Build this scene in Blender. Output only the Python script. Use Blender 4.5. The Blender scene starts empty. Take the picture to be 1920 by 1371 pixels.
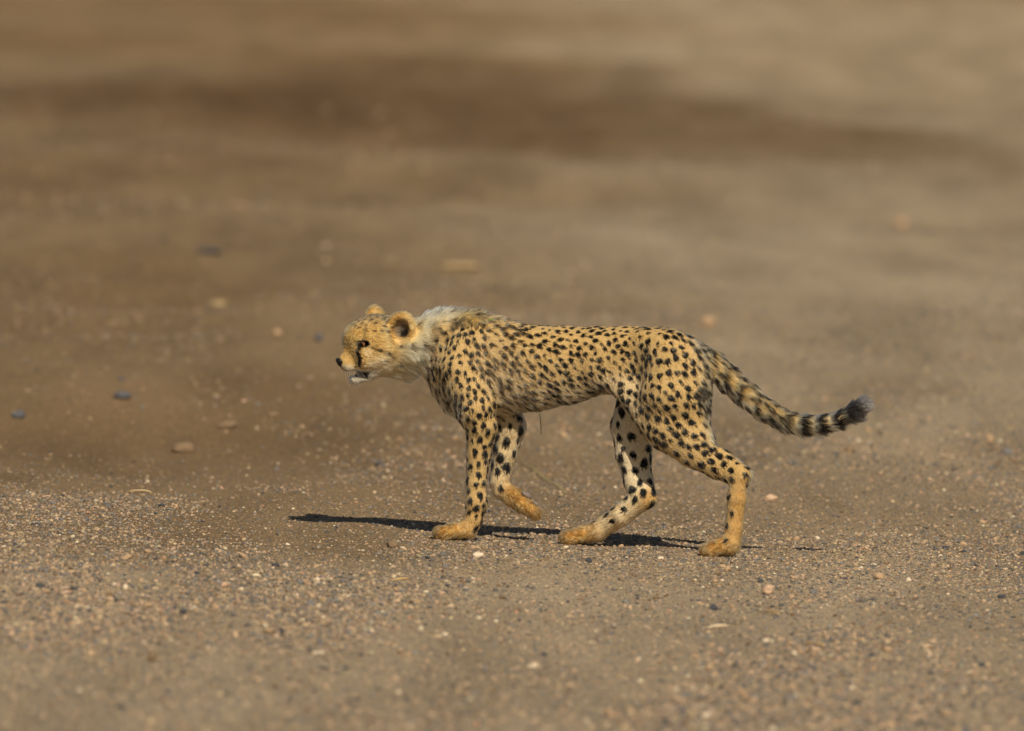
import bpy, bmesh, math, random
import numpy as np
from mathutils import Vector, Matrix, kdtree, noise as mnoise

random.seed(11)
rng = np.random.default_rng(11)
scn = bpy.context.scene
col = scn.collection

# ------------------------------------------------------------------ camera
PX = 870.0                      # photo pixels per metre at the animal
DIST = 25.0
DEP0 = math.radians(3.6)       # depression of the ray to the world origin (photo pixel 1000,1015)
CX, CY = 960.0, 685.5
LENS = 36.0 * DIST * PX / 1920.0
pitch = DEP0 - math.atan((1015 - CY) / PX / DIST)
CAMZ = DIST * math.sin(DEP0) / math.cos(math.atan((1015 - CY) / PX / DIST)) * 1.0
CAMY = -CAMZ / math.tan(DEP0)
CAMX = -(1000 - CX) / PX
cam_d = bpy.data.cameras.new('camera')
cam = bpy.data.objects.new('camera', cam_d)
col.objects.link(cam)
cam.location = (CAMX, CAMY, CAMZ)
cam.rotation_euler = (math.pi / 2 - pitch, 0, 0)
cam_d.sensor_width = 36
cam_d.lens = LENS
cam_d.clip_end = 3000
cam_d.dof.use_dof = True
cam_d.dof.focus_distance = DIST - 0.06
cam_d.dof.aperture_fstop = 5.4
cam_d.dof.aperture_blades = 9
scn.camera = cam

# ------------------------------------------------------------------ sky, sun, exposure
SUNV = Vector((0.30, -1.14, 1.0)).normalized()
elev = math.asin(SUNV.z)
world = bpy.data.worlds.new('World')
scn.world = world
world.use_nodes = True
wn = world.node_tree
bg = wn.nodes['Background']
sky = wn.nodes.new('ShaderNodeTexSky')
sky.sky_type = 'NISHITA'
sky.sun_disc = False
sky.sun_elevation = elev
sky.sun_rotation = math.atan2(SUNV.x, SUNV.y)
wn.links.new(sky.outputs[0], bg.inputs[0])
bg.inputs[1].default_value = 0.05
sun_d = bpy.data.lights.new('sun', 'SUN')
sun_d.energy = 5.0
sun_d.angle = math.radians(0.5)
sun_d.color = (1.0, 0.89, 0.70)
sun = bpy.data.objects.new('sun', sun_d)
col.objects.link(sun)
sun.location = SUNV * 30
sun.rotation_euler = SUNV.to_track_quat('Z', 'Y').to_euler()
scn.view_settings.view_transform = 'Standard'
scn.view_settings.look = 'None'
scn.view_settings.exposure = -0.02
scn.view_settings.gamma = 1.0
scn.render.engine = 'CYCLES'
scn.cycles.max_bounces = 20
scn.cycles.glossy_bounces = 18
scn.cycles.transmission_bounces = 18
scn.cycles.diffuse_bounces = 4
scn.cycles.use_denoising = True

# ------------------------------------------------------------------ helpers
cp, sp = math.cos(pitch), math.sin(pitch)

def ray(px, py):
    u = (px - CX) / PX / DIST
    v = (CY - py) / PX / DIST
    return np.array([u, cp + v * sp, -sp + v * cp])

def P(px, py, y):
    d = ray(px, py)
    t = (y - CAMY) / d[1]
    return np.array([CAMX + t * d[0], y, CAMZ + t * d[2]])

def topx(p):
    """world points (n,3) to photo pixels"""
    x = p[:, 0] - CAMX; y = p[:, 1] - CAMY; z = p[:, 2] - CAMZ
    dep = y * cp - z * sp
    v = y * sp + z * cp
    return CX + x / dep * DIST * PX, CY - v / dep * DIST * PX

def hash2(i, j, s):
    n = (i.astype(np.int64) * 374761393 + j.astype(np.int64) * 668265263 + s * 1442695041) & 0x7fffffff
    n = ((n ^ (n >> 13)) * 1274126177) & 0x7fffffff
    return ((n ^ (n >> 16)) & 0xffff) / 65535.0

def vnoise(x, y, s=0):
    i = np.floor(x); j = np.floor(y)
    fx = x - i; fy = y - j
    fx = fx * fx * (3 - 2 * fx); fy = fy * fy * (3 - 2 * fy)
    a = hash2(i, j, s); b = hash2(i + 1, j, s); c = hash2(i, j + 1, s); d = hash2(i + 1, j + 1, s)
    return (a * (1 - fx) + b * fx) * (1 - fy) + (c * (1 - fx) + d * fx) * fy

def sstep(a, b, x):
    t = np.clip((x - a) / (b - a), 0, 1)
    return t * t * (3 - 2 * t)

def ground_h(x, y):
    x = np.asarray(x, float); y = np.asarray(y, float)
    h = -0.18 * np.tanh(x / 4.0)
    r = np.abs(y) + np.maximum(np.abs(x) - 0.9, 0)
    w = sstep(0.35, 1.4, r)
    h = h + w * (0.022 * (vnoise(x / 0.9 + 3.1, y / 1.4, 1) - 0.5) + 0.010 * (vnoise(x / 0.35, y / 0.5, 2) - 0.5))
    far = sstep(4.0, 12.0, y)
    h = h + far * (0.10 * (vnoise(x / 3.0 + 7, y / 2.2 + 1, 3) - 0.5) + 0.05 * (vnoise(x / 1.2, y / 1.1, 4) - 0.5))
    h = h + 0.16 * sstep(.9, 3.2, x) * sstep(2.5, 7.0, y) * sstep(16.0, 11.0, y)          # gravel bank
    h = h - 0.05 * np.exp(-((x + .9) / .8) ** 2 - ((y - 3.4) / 1.6) ** 2)                  # worn hollow
    for bx, by, sx, sy, bh in ((.690, -.05, .065, .11, .022), (.528, -.05, .036, .11, .021)):
        h = h + bh * np.exp(-((x - bx) / sx) ** 2 - ((y - by) / sy) ** 2)
    h = h + 0.003 * (vnoise(x / 0.07, y / 0.07, 5) - 0.5)
    return h

def G(px, py):
    """point where the ray through a photo pixel meets the ground"""
    d = ray(px, py)
    t = (0 - CAMZ) / d[2]
    for _ in range(12):
        q = np.array([CAMX, CAMY, CAMZ]) + d * t
        z = float(ground_h(q[0], q[1]))
        t = (z - CAMZ) / d[2]
    q = np.array([CAMX, CAMY, CAMZ]) + d * t
    return Vector((q[0], q[1], float(ground_h(q[0], q[1]))))

def tag(o, label=None, cat=None, group=None, kind=None):
    if label: o['label'] = label
    if cat: o['category'] = cat
    if group: o['group'] = group
    if kind: o['kind'] = kind
    return o

def link(o, parent=None):
    col.objects.link(o)
    if parent is not None:
        o.parent = parent
        o.matrix_parent_inverse = parent.matrix_world.inverted()
    return o

def np_mesh(name, V, F, smooth=True, colors=None):
    """V (n,3), F (m,k) with one k"""
    me = bpy.data.meshes.new(name)
    n, m, k = len(V), len(F), F.shape[1]
    me.vertices.add(n)
    me.vertices.foreach_set('co', np.asarray(V, np.float32).ravel())
    me.loops.add(m * k)
    me.loops.foreach_set('vertex_index', np.asarray(F, np.int32).ravel())
    me.polygons.add(m)
    me.polygons.foreach_set('loop_start', np.arange(0, m * k, k, dtype=np.int32))
    me.polygons.foreach_set('use_smooth', np.full(m, smooth))
    me.update(calc_edges=True)
    if colors is not None:
        a = me.attributes.new('col', 'FLOAT_COLOR', 'POINT')
        c = np.ones((n, 4), np.float32); c[:, :3] = colors
        a.data.foreach_set('color', c.ravel())
    return me

def mat(name):
    m = bpy.data.materials.new(name)
    m.use_nodes = True
    return m, m.node_tree.nodes, m.node_tree.links, m.node_tree.nodes['Principled BSDF']

def plain(name, rgb, rough=0.6, spec=0.4, noise=None, amount=0.25):
    m, N, L, b = mat(name)
    b.inputs['Roughness'].default_value = rough
    b.inputs['Specular IOR Level'].default_value = spec
    if noise:
        tc = N.new('ShaderNodeTexCoord'); nz = N.new('ShaderNodeTexNoise')
        nz.inputs['Scale'].default_value = noise; nz.inputs['Detail'].default_value = 6
        rp = N.new('ShaderNodeValToRGB')
        rp.color_ramp.elements[0].position = 0.3; rp.color_ramp.elements[1].position = 0.7
        rp.color_ramp.elements[0].color = (*[c * (1 - amount) for c in rgb], 1)
        rp.color_ramp.elements[1].color = (*[min(1, c * (1 + amount)) for c in rgb], 1)
        L.new(tc.outputs['Object'], nz.inputs['Vector']); L.new(nz.outputs[0], rp.inputs[0])
        L.new(rp.outputs[0], b.inputs['Base Color'])
        bp = N.new('ShaderNodeBump'); bp.inputs['Strength'].default_value = 0.5; bp.inputs['Distance'].default_value = 0.001
        L.new(nz.outputs[0], bp.inputs['Height']); L.new(bp.outputs[0], b.inputs['Normal'])
    else:
        b.inputs['Base Color'].default_value = (*rgb, 1)
    return m

def attr_mat(name, rough=0.8, spec=0.2):
    m, N, L, b = mat(name)
    a = N.new('ShaderNodeAttribute'); a.attribute_name = 'col'
    L.new(a.outputs['Color'], b.inputs['Base Color'])
    b.inputs['Roughness'].default_value = rough
    b.inputs['Specular IOR Level'].default_value = spec
    return m

# ------------------------------------------------------------------ ground
def axis_pts(dense_lo, dense_hi, step, lo, hi, grow=1.12):
    pts = list(np.arange(dense_lo, dense_hi + 1e-6, step))
    s = step; v = pts[-1]
    while v < hi:
        s *= grow; v += s; pts.append(v)
    s = step; v = pts[0]; left = []
    while v > lo:
        s *= grow; v -= s; left.append(v)
    return np.array(left[::-1] + pts)

gx = axis_pts(-1.7, 1.7, 0.018, -900, 900, 1.10)
gy = axis_pts(-6.0, 4.0, 0.026, -60, 1500, 1.045)
X, Y = np.meshgrid(gx, gy)
Z = ground_h(X, Y)
V = np.stack([X, Y, Z], -1).reshape(-1, 3)
nx_, ny_ = len(gx), len(gy)
ii, jj = np.meshgrid(np.arange(nx_ - 1), np.arange(ny_ - 1))
b0 = (jj * nx_ + ii).ravel()
Fq = np.stack([b0, b0 + 1, b0 + 1 + nx_, b0 + nx_], 1)
ground = bpy.data.objects.new('ground', np_mesh('ground', V, Fq))
link(ground); tag(ground, kind='structure')

m, N, L, b = mat('sandy_soil')
b.inputs['Roughness'].default_value = 0.95
b.inputs['Specular IOR Level'].default_value = 0.15
geo = N.new('ShaderNodeNewGeometry')
def mapping(scale):
    mp = N.new('ShaderNodeMapping'); mp.inputs['Scale'].default_value = scale
    L.new(geo.outputs['Position'], mp.inputs['Vector']); return mp
def noise(scale, detail, mapscale=(1, 1, 1), rough=0.6):
    nz = N.new('ShaderNodeTexNoise'); nz.inputs['Scale'].default_value = scale
    nz.inputs['Detail'].default_value = detail; nz.inputs['Roughness'].default_value = rough
    L.new(mapping(mapscale).outputs[0], nz.inputs['Vector']); return nz
def ramp(fac, stops):
    r = N.new('ShaderNodeValToRGB')
    e = r.color_ramp.elements
    e[0].position, e[0].color = stops[0][0], (*stops[0][1], 1)
    e[1].position, e[1].color = stops[1][0], (*stops[1][1], 1)
    for p_, c_ in stops[2:]:
        n_ = e.new(p_); n_.color = (*c_, 1)
    L.new(fac, r.inputs[0]); return r
def mix(fac, a, c, mode='MIX'):
    x = N.new('ShaderNodeMix'); x.data_type = 'RGBA'; x.blend_type = mode
    if hasattr(fac, 'is_output') or not isinstance(fac, (int, float)): L.new(fac, x.inputs[0])
    else: x.inputs[0].default_value = fac
    L.new(a, x.inputs[6]); L.new(c, x.inputs[7]); return x.outputs[2]
big = noise(1.0, 4, (0.22, 0.09, 1))                   # broad soil bands, metres across
sepp = N.new('ShaderNodeSeparateXYZ'); L.new(geo.outputs['Position'], sepp.inputs[0])
def math_(op, a, c, d=None):
    k = N.new('ShaderNodeMath'); k.operation = op
    for i_, v_ in enumerate((a, c, d)):
        if v_ is None: continue
        if isinstance(v_, (int, float)): k.inputs[i_].default_value = v_
        else: L.new(v_, k.inputs[i_])
    return k.outputs[0]
def sstep_n(lo_, hi_, v):
    r = N.new('ShaderNodeMapRange'); r.interpolation_type = 'SMOOTHSTEP'
    for i_, q in ((0, v), (1, lo_), (2, hi_)):
        if isinstance(q, (int, float)): r.inputs[i_].default_value = q
        else: L.new(q, r.inputs[i_])
    return r.outputs[0]
xs = sstep_n(-1.6, 1.6, sepp.outputs[0])
near_y = sstep_n(0.0, -2.0, sepp.outputs[1])
fac = math_('ADD', math_('MULTIPLY', big.outputs[0], .75), math_('MULTIPLY', math_('MAXIMUM', xs, near_y), .25))
base = ramp(fac, [(0.34, (0.205, 0.140, 0.074)), (0.48, (0.265, 0.198, 0.120)), (0.62, (0.345, 0.282, 0.200))])
mid = noise(2.2, 5, (1, 0.15, 1))
midc = ramp(mid.outputs[0], [(0.35, (0.74, 0.72, 0.69)), (0.65, (1.12, 1.11, 1.10))])
c1 = mix(1.0, base.outputs[0], midc.outputs[0], 'MULTIPLY')
vor = N.new('ShaderNodeTexVoronoi'); vor.inputs['Scale'].default_value = 260
L.new(mapping((1, 1, 0.3)).outputs[0], vor.inputs['Vector'])
sepc = N.new('ShaderNodeSeparateColor'); L.new(vor.outputs['Color'], sepc.inputs[0])
grit = ramp(sepc.outputs[0], [(0.0, (0.35, 0.36, 0.40)), (0.35, (0.75, 0.74, 0.74)), (0.7, (1.15, 1.1, 1.0)), (1.0, (2.2, 1.95, 1.65))])
c2 = mix(0.85, c1, grit.outputs[0], 'MULTIPLY')
# darker band of soil across the track behind
wob = noise(0.5, 4, (1.2, 0.10, 1))
X_ = sepp.outputs[0]
yy = math_('ADD', sepp.outputs[1], math_('MULTIPLY', math_('SUBTRACT', wob.outputs[0], 0.5), 14.0))
dx = math_('SUBTRACT', X_, 0.2)
up_e = math_('SUBTRACT', math_('SUBTRACT', 45.0, math_('MULTIPLY', math_('MULTIPLY', dx, dx), 1.2)), math_('MULTIPLY', math_('MAXIMUM', math_('SUBTRACT', X_, 0.8), 0.0), 6.0))
lo_e = math_('SUBTRACT', 29.0, math_('MULTIPLY', X_, 1.2))
d_lo = sstep_n(-4.0, 4.5, math_('SUBTRACT', yy, lo_e)); d_up = sstep_n(6.5, -5.5, math_('SUBTRACT', yy, up_e))
darkb = math_('MULTIPLY', d_lo, d_up)
cdark = N.new('ShaderNodeRGB'); cdark.outputs[0].default_value = (.56, .47, .36, 1)
clight = N.new('ShaderNodeRGB'); clight.outputs[0].default_value = (1.10, 1.08, 1.04, 1)
ctop = N.new('ShaderNodeRGB'); ctop.outputs[0].default_value = (.68, .56, .42, 1)
c3 = mix(sstep_n(38.0, 50.0, yy), c2, mix(1.0, c2, clight.outputs[0], 'MULTIPLY'))
c3 = mix(darkb, c3, mix(1.0, c2, cdark.outputs[0], 'MULTIPLY'))
c3 = mix(sstep_n(74.0, 100.0, yy), c3, mix(1.0, c2, ctop.outputs[0], 'MULTIPLY'))
L.new(c3, b.inputs['Base Color'])
bp = N.new('ShaderNodeBump'); bp.inputs['Strength'].default_value = 0.9; bp.inputs['Distance'].default_value = 0.004
fine = noise(160, 4)
L.new(math_('ADD', fine.outputs[0], vor.outputs['Distance']), bp.inputs['Height'])
L.new(bp.outputs[0], b.inputs['Normal'])
ground.data.materials.append(m)

# ------------------------------------------------------------------ the animal: a distance field of tapered limbs, meshed as one surface
def axis_y(px):
    return (1060.0 - px) / PX * 0.27 - 0.075

U_ = 1.0 / PX
prims = []      # dicts
chain_id = [0]
def cone(a, ra, b_, rb, s=1.0, k=12, reg='torso', flow=None, inchain=False):
    """tapered limb between two points; a,b = (px,py,depth offset from the body axis [m])"""
    A = P(a[0], a[1], axis_y(a[0]) + a[2]) if len(a) == 3 else np.array(a[:3])
    B = P(b_[0], b_[1], axis_y(b_[0]) + b_[2])
    if not inchain: chain_id[0] += 1
    prims.append(dict(A=A, B=B, ra=ra * U_, rb=rb * U_, s=s, k=k * U_, reg=reg, flow=flow, ch=chain_id[0]))
def conew(A, ra, B, rb, s=1.0, k=12, reg='torso', flow=None):
    chain_id[0] += 1
    prims.append(dict(ch=chain_id[0], A=np.array(A, float), B=np.array(B, float), ra=ra * U_, rb=rb * U_, s=s, k=k * U_, reg=reg, flow=flow))
def chain(pts, reg, s=None, k=12):
    chain_id[0] += 1
    regs = reg if isinstance(reg, (list, tuple)) else [reg] * (len(pts) - 1)
    for (a, b_, rg) in zip(pts[:-1], pts[1:], regs):
        sa = a[4] if len(a) > 4 else (s or 1.0)
        cone(a[:3], a[3], b_[:3], b_[3], sa, k, rg, inchain=True)

# torso
chain([(842, 652, 0, 50, .78), (880, 680, 0, 80, .66), (940, 690, 0, 82, .66), (1000, 688, 0, 78, .68), (1060, 683, 0, 71, .70),
       (1120, 674, 0, 61, .76), (1180, 668, 0, 56, .88), (1235, 671, 0, 57, .88), (1288, 690, 0, 46, .85)], 'torso', k=18)
chain([(852, 636, 0, 34), (892, 620, 0, 26), (945, 634, 0, 24)], 'torso', k=22)            # withers
cone((858, 700, 0), 40, (868, 738, 0), 34, 1.0, 20, 'chest')            # breast
# neck
chain([(850, 648, 0.0, 46, .85), (800, 645, -0.004, 41, .9), (765, 645, -0.012, 40, .95)], 'neck', k=18)
# near shoulder and front leg
nf = G(853, 1013); nh = G(1350, 1044); fh = G(1076, 1021)
def off(px, y): return y - axis_y(px)
o_nf = off(870, nf.y)
chain([(880, 622, -.042, 22), (858, 690, -.058, 34), (891, 768, -.057, 35), (903, 800, -.052, 29), (898, 850, -.050, 22.5), (893, 905, (o_nf - .050) / 2, 18),
       (892, 942, o_nf, 17.5), (887, 975, o_nf, 16.5), (875, 994, o_nf, 17)], ['shoulder'] * 2 + ['foreleg'] * 6, k=14)
def toes(px0, py0, px1, py1, y0, reg='paw', spread=(-21, -7.2, 7.2, 21), r0=11.5, r1=11.5):
    for i_, q in enumerate(spread):
        back = 5 if abs(q) > 10 else 0
        sgn = 1 if px1 > px0 else -1
        A = P(px0, py0, y0 + q * 0.75 * U_); B = P(px1 - sgn * back, py1 + (1 if back else 0), y0 + q * U_)
        conew(A, r0, B, r1, 1.0, 1.4, reg)
cone((903, 935, o_nf + .004), 8, (902, 948, o_nf + .004), 9, 1.0, 8, 'foreleg')
cone((875, 994, o_nf), 16.5, (848, 996, off(848, nf.y)), 14, 1.3, 5, 'paw')
toes(850, 996, 826, 999.5, nf.y)
# far front leg, lifted
chain([(880, 690, .045, 36), (938, 757, .050, 36), (957, 800, .050, 28), (946, 850, .050, 22), (936, 902, .048, 17.5), (940, 916, .048, 16.5), (960, 930, .048, 16.5), (980, 943, .048, 17)],
      ['shoulder'] + ['foreleg_far'] * 4 + ['paw'] * 2, k=12)
for q in (-15, -5, 5, 15):
    yb = axis_y(985) + .048
    conew(P(978, 944, yb + q * .7 * U_), 12, P(1003 - (4 if abs(q) > 10 else 0), 961 - (4 if abs(q) > 10 else 0), yb + q * U_), 11.5, 1.0, 2.2, 'paw')
# near hind leg
o_nh = off(1360, nh.y)
cone((1212, 640, -.036), 20, (1250, 655, -.042), 24, 1.0, 16, 'thigh')
chain([(1262, 672, -.045, 46, .8), (1258, 740, -.058, 54, .7), (1254, 790, -.055, 42, .75), (1247, 808, -.058, 32, .9)], 'thigh', k=22)
chain([(1290, 700, -.045, 30, .8), (1296, 765, -.050, 26, .8), (1300, 815, -.05, 28, .8)], 'thigh', k=22)
cone((1150, 700, -.03), 24, (1212, 775, -.052), 24, .6, 22, 'thigh')
chain([(1250, 806, -.056, 34, .75), (1300, 843, -.054, 33, .7), (1345, 874, -.052, 23, .75), (1384, 896, o_nh, 16.5, .9), (1381, 935, o_nh, 17.0, .9), (1376, 990, o_nh, 15.5, 1), (1371, 1014, o_nh, 17.5)],
      ['shank'] * 3 + ['metat'] * 3, k=12)
cone((1350, 852, -.052), 11, (1396, 888, o_nh), 10, .8, 8, 'shank')
cone((1368, 1021, o_nh), 18, (1342, 1026, off(1342, nh.y)), 14.5, 1.2, 5, 'paw')
toes(1346, 1027, 1326, 1031, nh.y)
# far hind leg, stepped forward
o_fh = off(1100, fh.y)
chain([(1240, 690, .035, 44), (1205, 745, .040, 46, .8), (1184, 800, .040, 38, .75), (1188, 850, .036, 33, .75), (1196, 900, .03, 26, .8), (1203, 934, .02, 22, .85), (1165, 966, o_fh * .6, 19.5, .85), (1122, 993, o_fh, 18, .95)],
      ['thigh_far'] * 2 + ['shank_far'] * 3 + ['metat'] * 2, k=12)
cone((1212, 900, .024), 9, (1221, 936, .02), 9, .9, 8, 'shank_far')
cone((1120, 996, o_fh), 17.5, (1085, 1003, off(1085, fh.y)), 14, 1.25, 5, 'paw')
toes(1088, 1003, 1062, 1008, fh.y)
# tail
TAIL = [(1296, 668, 26), (1330, 682, 22), (1362, 708, 20), (1396, 737, 18.5), (1430, 766, 16.5), (1470, 789, 14), (1500, 796, 12.5), (1530, 798, 11.5),
        (1570, 789, 9), (1595, 777, 7.5), (1613, 763, 4.5)]
chain([(a, b_, 0, r) for a, b_, r in TAIL], 'tail', k=8)
tail_pts = np.array([P(a, b_, axis_y(a)) for a, b_, r in TAIL])

# head, in its own frame (pixels forward, towards its own left, up)
HA = math.radians(22)
HC = P(727, 642, axis_y(727) - 0.014)
hf = np.array([-math.cos(HA), -math.sin(HA), 0.0]); hl = np.array([math.sin(HA), -math.cos(HA), 0.0]); hu = np.array([0, 0, 1.0])
def H(f, l, u): return HC + (f * hf + l * hl + u * hu) * U_
def to_head(p):
    d = (p - HC) * PX
    return d @ hf, d @ hl, d @ hu
def hcone(a, ra, b_, rb, k=10, reg='head'):
    conew(H(*a), ra, H(*b_), rb, 1.0, k, reg)
hcone((-8, 0, 6), 40, (30, 0, 2), 44, 14)
hcone((30, 0, 2), 44, (52, 0, 2), 34, 14)
for s_ in (1, -1):
    hcone((58, 17 * s_, 10), 17, (30, 26 * s_, 18), 22, 12)                 # brow
    hcone((30, 26 * s_, -22), 26, (52, 20 * s_, -30), 22, 12)              # cheek
    hcone((60, 11 * s_, -36), 15, (80, 8.5 * s_, -41.5), 10.5, 5, 'muzzle')     # lip pads
    hcone((18, 22 * s_, -42), 15, (46, 13 * s_, -60), 10, 10, 'jaw')
    hcone((42, 14 * s_, -59), 10, (68, 6 * s_, -69.5), 7.4, 3, 'jaw')
hcone((58, 0, 0), 22, (88, 0, -28), 8.5, 6, 'muzzle')                        # bridge
hcone((58, 0, -26), 22, (85, 0, -38), 11, 6, 'muzzle')
hcone((20, 0, -33), 22, (-20, 0, -27), 32, 14, 'throat')

EARS = {}
def ear_frame(center, up, opening):
    e_u = np.array(up, float); e_u /= np.linalg.norm(e_u)
    o_ = np.array(opening, float); o_ -= e_u * (o_ @ e_u); o_ /= np.linalg.norm(o_)
    return dict(c=center, u=e_u, o=o_, s=np.cross(e_u, o_))
EARS['near'] = ear_frame(H(-8, 45, 28), hl * .42 + hu * 1.0 - hf * .10, hl * .85 + hf * .45 - hu * .15)
EARS['far'] = ear_frame(H(7, -40, 36), -hl * .30 + hu * 1.0 + hf * .05, -hl * .85 + hf * .5)

HVOX = 0.0026
allp = np.array([q for p in prims for q in (p['A'], p['B'])])
lo = allp.min(0) - 0.13; hi = allp.max(0) + 0.13
lo[1] = allp[:, 1].min() - 0.075; hi[1] = allp[:, 1].max() + 0.075
lo[2] = -0.05
dims = np.ceil((hi - lo) / HVOX).astype(int)
FLD = np.full(dims, 0.08, np.float32)

def window(pmin, pmax):
    a = np.maximum(((pmin - lo) / HVOX).astype(int), 0)
    c = np.minimum(((pmax - lo) / HVOX).astype(int) + 2, dims)
    gx_ = [(lo[i] + HVOX * np.arange(a[i], c[i])).astype(np.float32) for i in range(3)]
    return tuple(slice(a[i], c[i]) for i in range(3)), np.meshgrid(*gx_, indexing='ij')

def cone_dist(p, x, y, z):
    A, B, s = p['A'], p['B'], p['s']
    dB = B - A
    dBs = np.array([dB[0], dB[1] / s, dB[2]])
    qx, qy, qz = x - A[0], (y - A[1]) / s, z - A[2]
    den = float(dBs @ dBs) + 1e-12
    t = np.clip((qx * dBs[0] + qy * dBs[1] + qz * dBs[2]) / den, 0, 1)
    r = p['ra'] + (p['rb'] - p['ra']) * t
    d = np.sqrt((qx - t * dBs[0]) ** 2 + (qy - t * dBs[1]) ** 2 + (qz - t * dBs[2]) ** 2) - r
    return d * min(1.0, 0.5 + 0.5 * s), t

def smin(a, b_, k):
    h = np.maximum(k - np.abs(a - b_), 0) / k
    return np.minimum(a, b_) - h * h * k * 0.25

from itertools import groupby
for _, grp in groupby(prims, key=lambda q: q['ch']):
    grp = list(grp)
    mn = np.min([np.minimum(p['A'], p['B']) - max(p['ra'], p['rb']) for p in grp], 0) - .032
    mx = np.max([np.maximum(p['A'], p['B']) + max(p['ra'], p['rb']) for p in grp], 0) + .032
    sl, (x, y, z) = window(mn, mx)
    D = None
    for p in grp:
        d = cone_dist(p, x, y, z)[0].astype(np.float32)
        D = d if D is None else smin(D, d, min(p['k'], 5 * U_))
    FLD[sl] = smin(FLD[sl], D, grp[0]['k'] * 1.6)

def ellipsoid(fr, x, y, z, c_off, rad):
    c = fr['c'] + fr['o'] * c_off * U_
    q = [(x - c[0]) * fr[a][0] + (y - c[1]) * fr[a][1] + (z - c[2]) * fr[a][2] for a in 'suo']
    r = [v * U_ for v in rad]
    k0 = np.sqrt(sum((q[i] / r[i]) ** 2 for i in range(3)))
    k1 = np.sqrt(sum((q[i] / r[i] ** 2) ** 2 for i in range(3))) + 1e-9
    return k0 * (k0 - 1) / k1
for nm, fr in EARS.items():
    sl, (x, y, z) = window(fr['c'] - 0.06, fr['c'] + 0.06)
    up = (25, 32, 15)
    d = ellipsoid(fr, x, y, z, 0, up)
    F0 = smin(FLD[sl], d.astype(np.float32), 6 * U_)
    cut = ellipsoid(fr, x, y, z, 12, (20, 26, 17))
    kk = 3 * U_
    h = np.maximum(kk - np.abs(F0 + cut), 0) / kk
    FLD[sl] = np.maximum(F0, -cut) + h * h * kk * .25
# mouth gap and eye sockets
def carve(c, r, k=2.0, sc=(1, 1, 1)):
    Rm = r * max(1 / min(sc), 1) * U_ + 0.01
    sl, (x, y, z) = window(c - Rm - .02, c + Rm + .02)
    f = (x - c[0]) * hf[0] + (y - c[1]) * hf[1]; l = (x - c[0]) * hl[0] + (y - c[1]) * hl[1]; u = z - c[2]
    d = np.sqrt((f * sc[0]) ** 2 + (l * sc[1]) ** 2 + (u * sc[2]) ** 2) - r * U_
    kk = k * U_; F0 = FLD[sl]
    h = np.maximum(kk - np.abs(F0 + d), 0) / kk
    FLD[sl] = np.maximum(F0, -d) + h * h * kk * .25
EYE = {1: H(62, 31.0, 0), -1: H(62, -31.0, 0)}
for s_ in (1, -1):
    carve(EYE[s_] + hl * s_ * 2 * U_, 11.0, 3, (.9, 1, 1.95))
for f_, u_, r_ in ((50, -53, 2.6), (56, -55, 3.6), (62, -56.5, 4.8), (68, -57.5, 5.6), (74, -58, 6), (80, -58, 6)):
    carve(H(f_, 0, u_), r_, 2, (0.8, 0.16, 1.0))

def surface_nets(F, org, h):
    S = F < 0
    C = S[:-1, :-1, :-1].astype(np.int8)
    corners = [(i, j, k) for i in (0, 1) for j in (0, 1) for k in (0, 1)]
    n = [d - 1 for d in F.shape]
    cnt = np.zeros(n, np.int8)
    for (i, j, k) in corners:
        cnt += S[i:i + n[0], j:j + n[1], k:k + n[2]]
    act = np.argwhere((cnt > 0) & (cnt < 8))
    I, J, K = act.T
    vals = {c: F[I + c[0], J + c[1], K + c[2]] for c in corners}
    acc = np.zeros((len(act), 3)); num = np.zeros(len(act))
    for c in corners:
        for ax in range(3):
            if c[ax] == 0:
                d = list(c); d[ax] = 1; d = tuple(d)
                va, vb = vals[c], vals[d]
                m_ = (va < 0) != (vb < 0)
                t = np.where(m_, va / np.where(m_, va - vb, 1), 0)
                pos = np.array(c, float)[None, :].repeat(len(act), 0); pos[:, ax] = t
                acc[m_] += pos[m_]; num[m_] += 1
    V = org + (act + acc / num[:, None]) * h
    idx = np.full(n, -1, np.int64); idx[I, J, K] = np.arange(len(act))
    quads = []
    for ax in range(3):
        o1, o2 = [(1, 2), (2, 0), (0, 1)][ax]
        sl0 = [slice(None)] * 3; sl1 = [slice(None)] * 3
        sl0[ax] = slice(0, -1); sl1[ax] = slice(1, None)
        dif = S[tuple(sl0)] != S[tuple(sl1)]
        e = np.argwhere(dif)
        e = e[(e[:, o1] > 0) & (e[:, o2] > 0) & (e[:, o1] < n[o1]) & (e[:, o2] < n[o2])]
        def cell(a, c):
            q = e.copy(); q[:, o1] -= a; q[:, o2] -= c
            return idx[q[:, 0], q[:, 1], q[:, 2]]
        q = np.stack([cell(1, 1), cell(0, 1), cell(0, 0), cell(1, 0)], 1)
        inside = S[e[:, 0], e[:, 1], e[:, 2]]
        q[~inside] = q[~inside][:, ::-1]
        quads.append(q)
    Q = np.concatenate(quads)
    return V, Q[(Q >= 0).all(1)]

BV, BF = surface_nets(FLD, lo, HVOX)

def mesh_normals(V, F):
    fn = np.cross(V[F[:, 2]] - V[F[:, 0]], V[F[:, 3]] - V[F[:, 1]])
    vn = np.zeros_like(V)
    for k in range(4): np.add.at(vn, F[:, k], fn)
    return vn / (np.linalg.norm(vn, axis=1, keepdims=True) + 1e-12), np.linalg.norm(fn, axis=1) * .5
BN, BA = mesh_normals(BV, BF)

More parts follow.
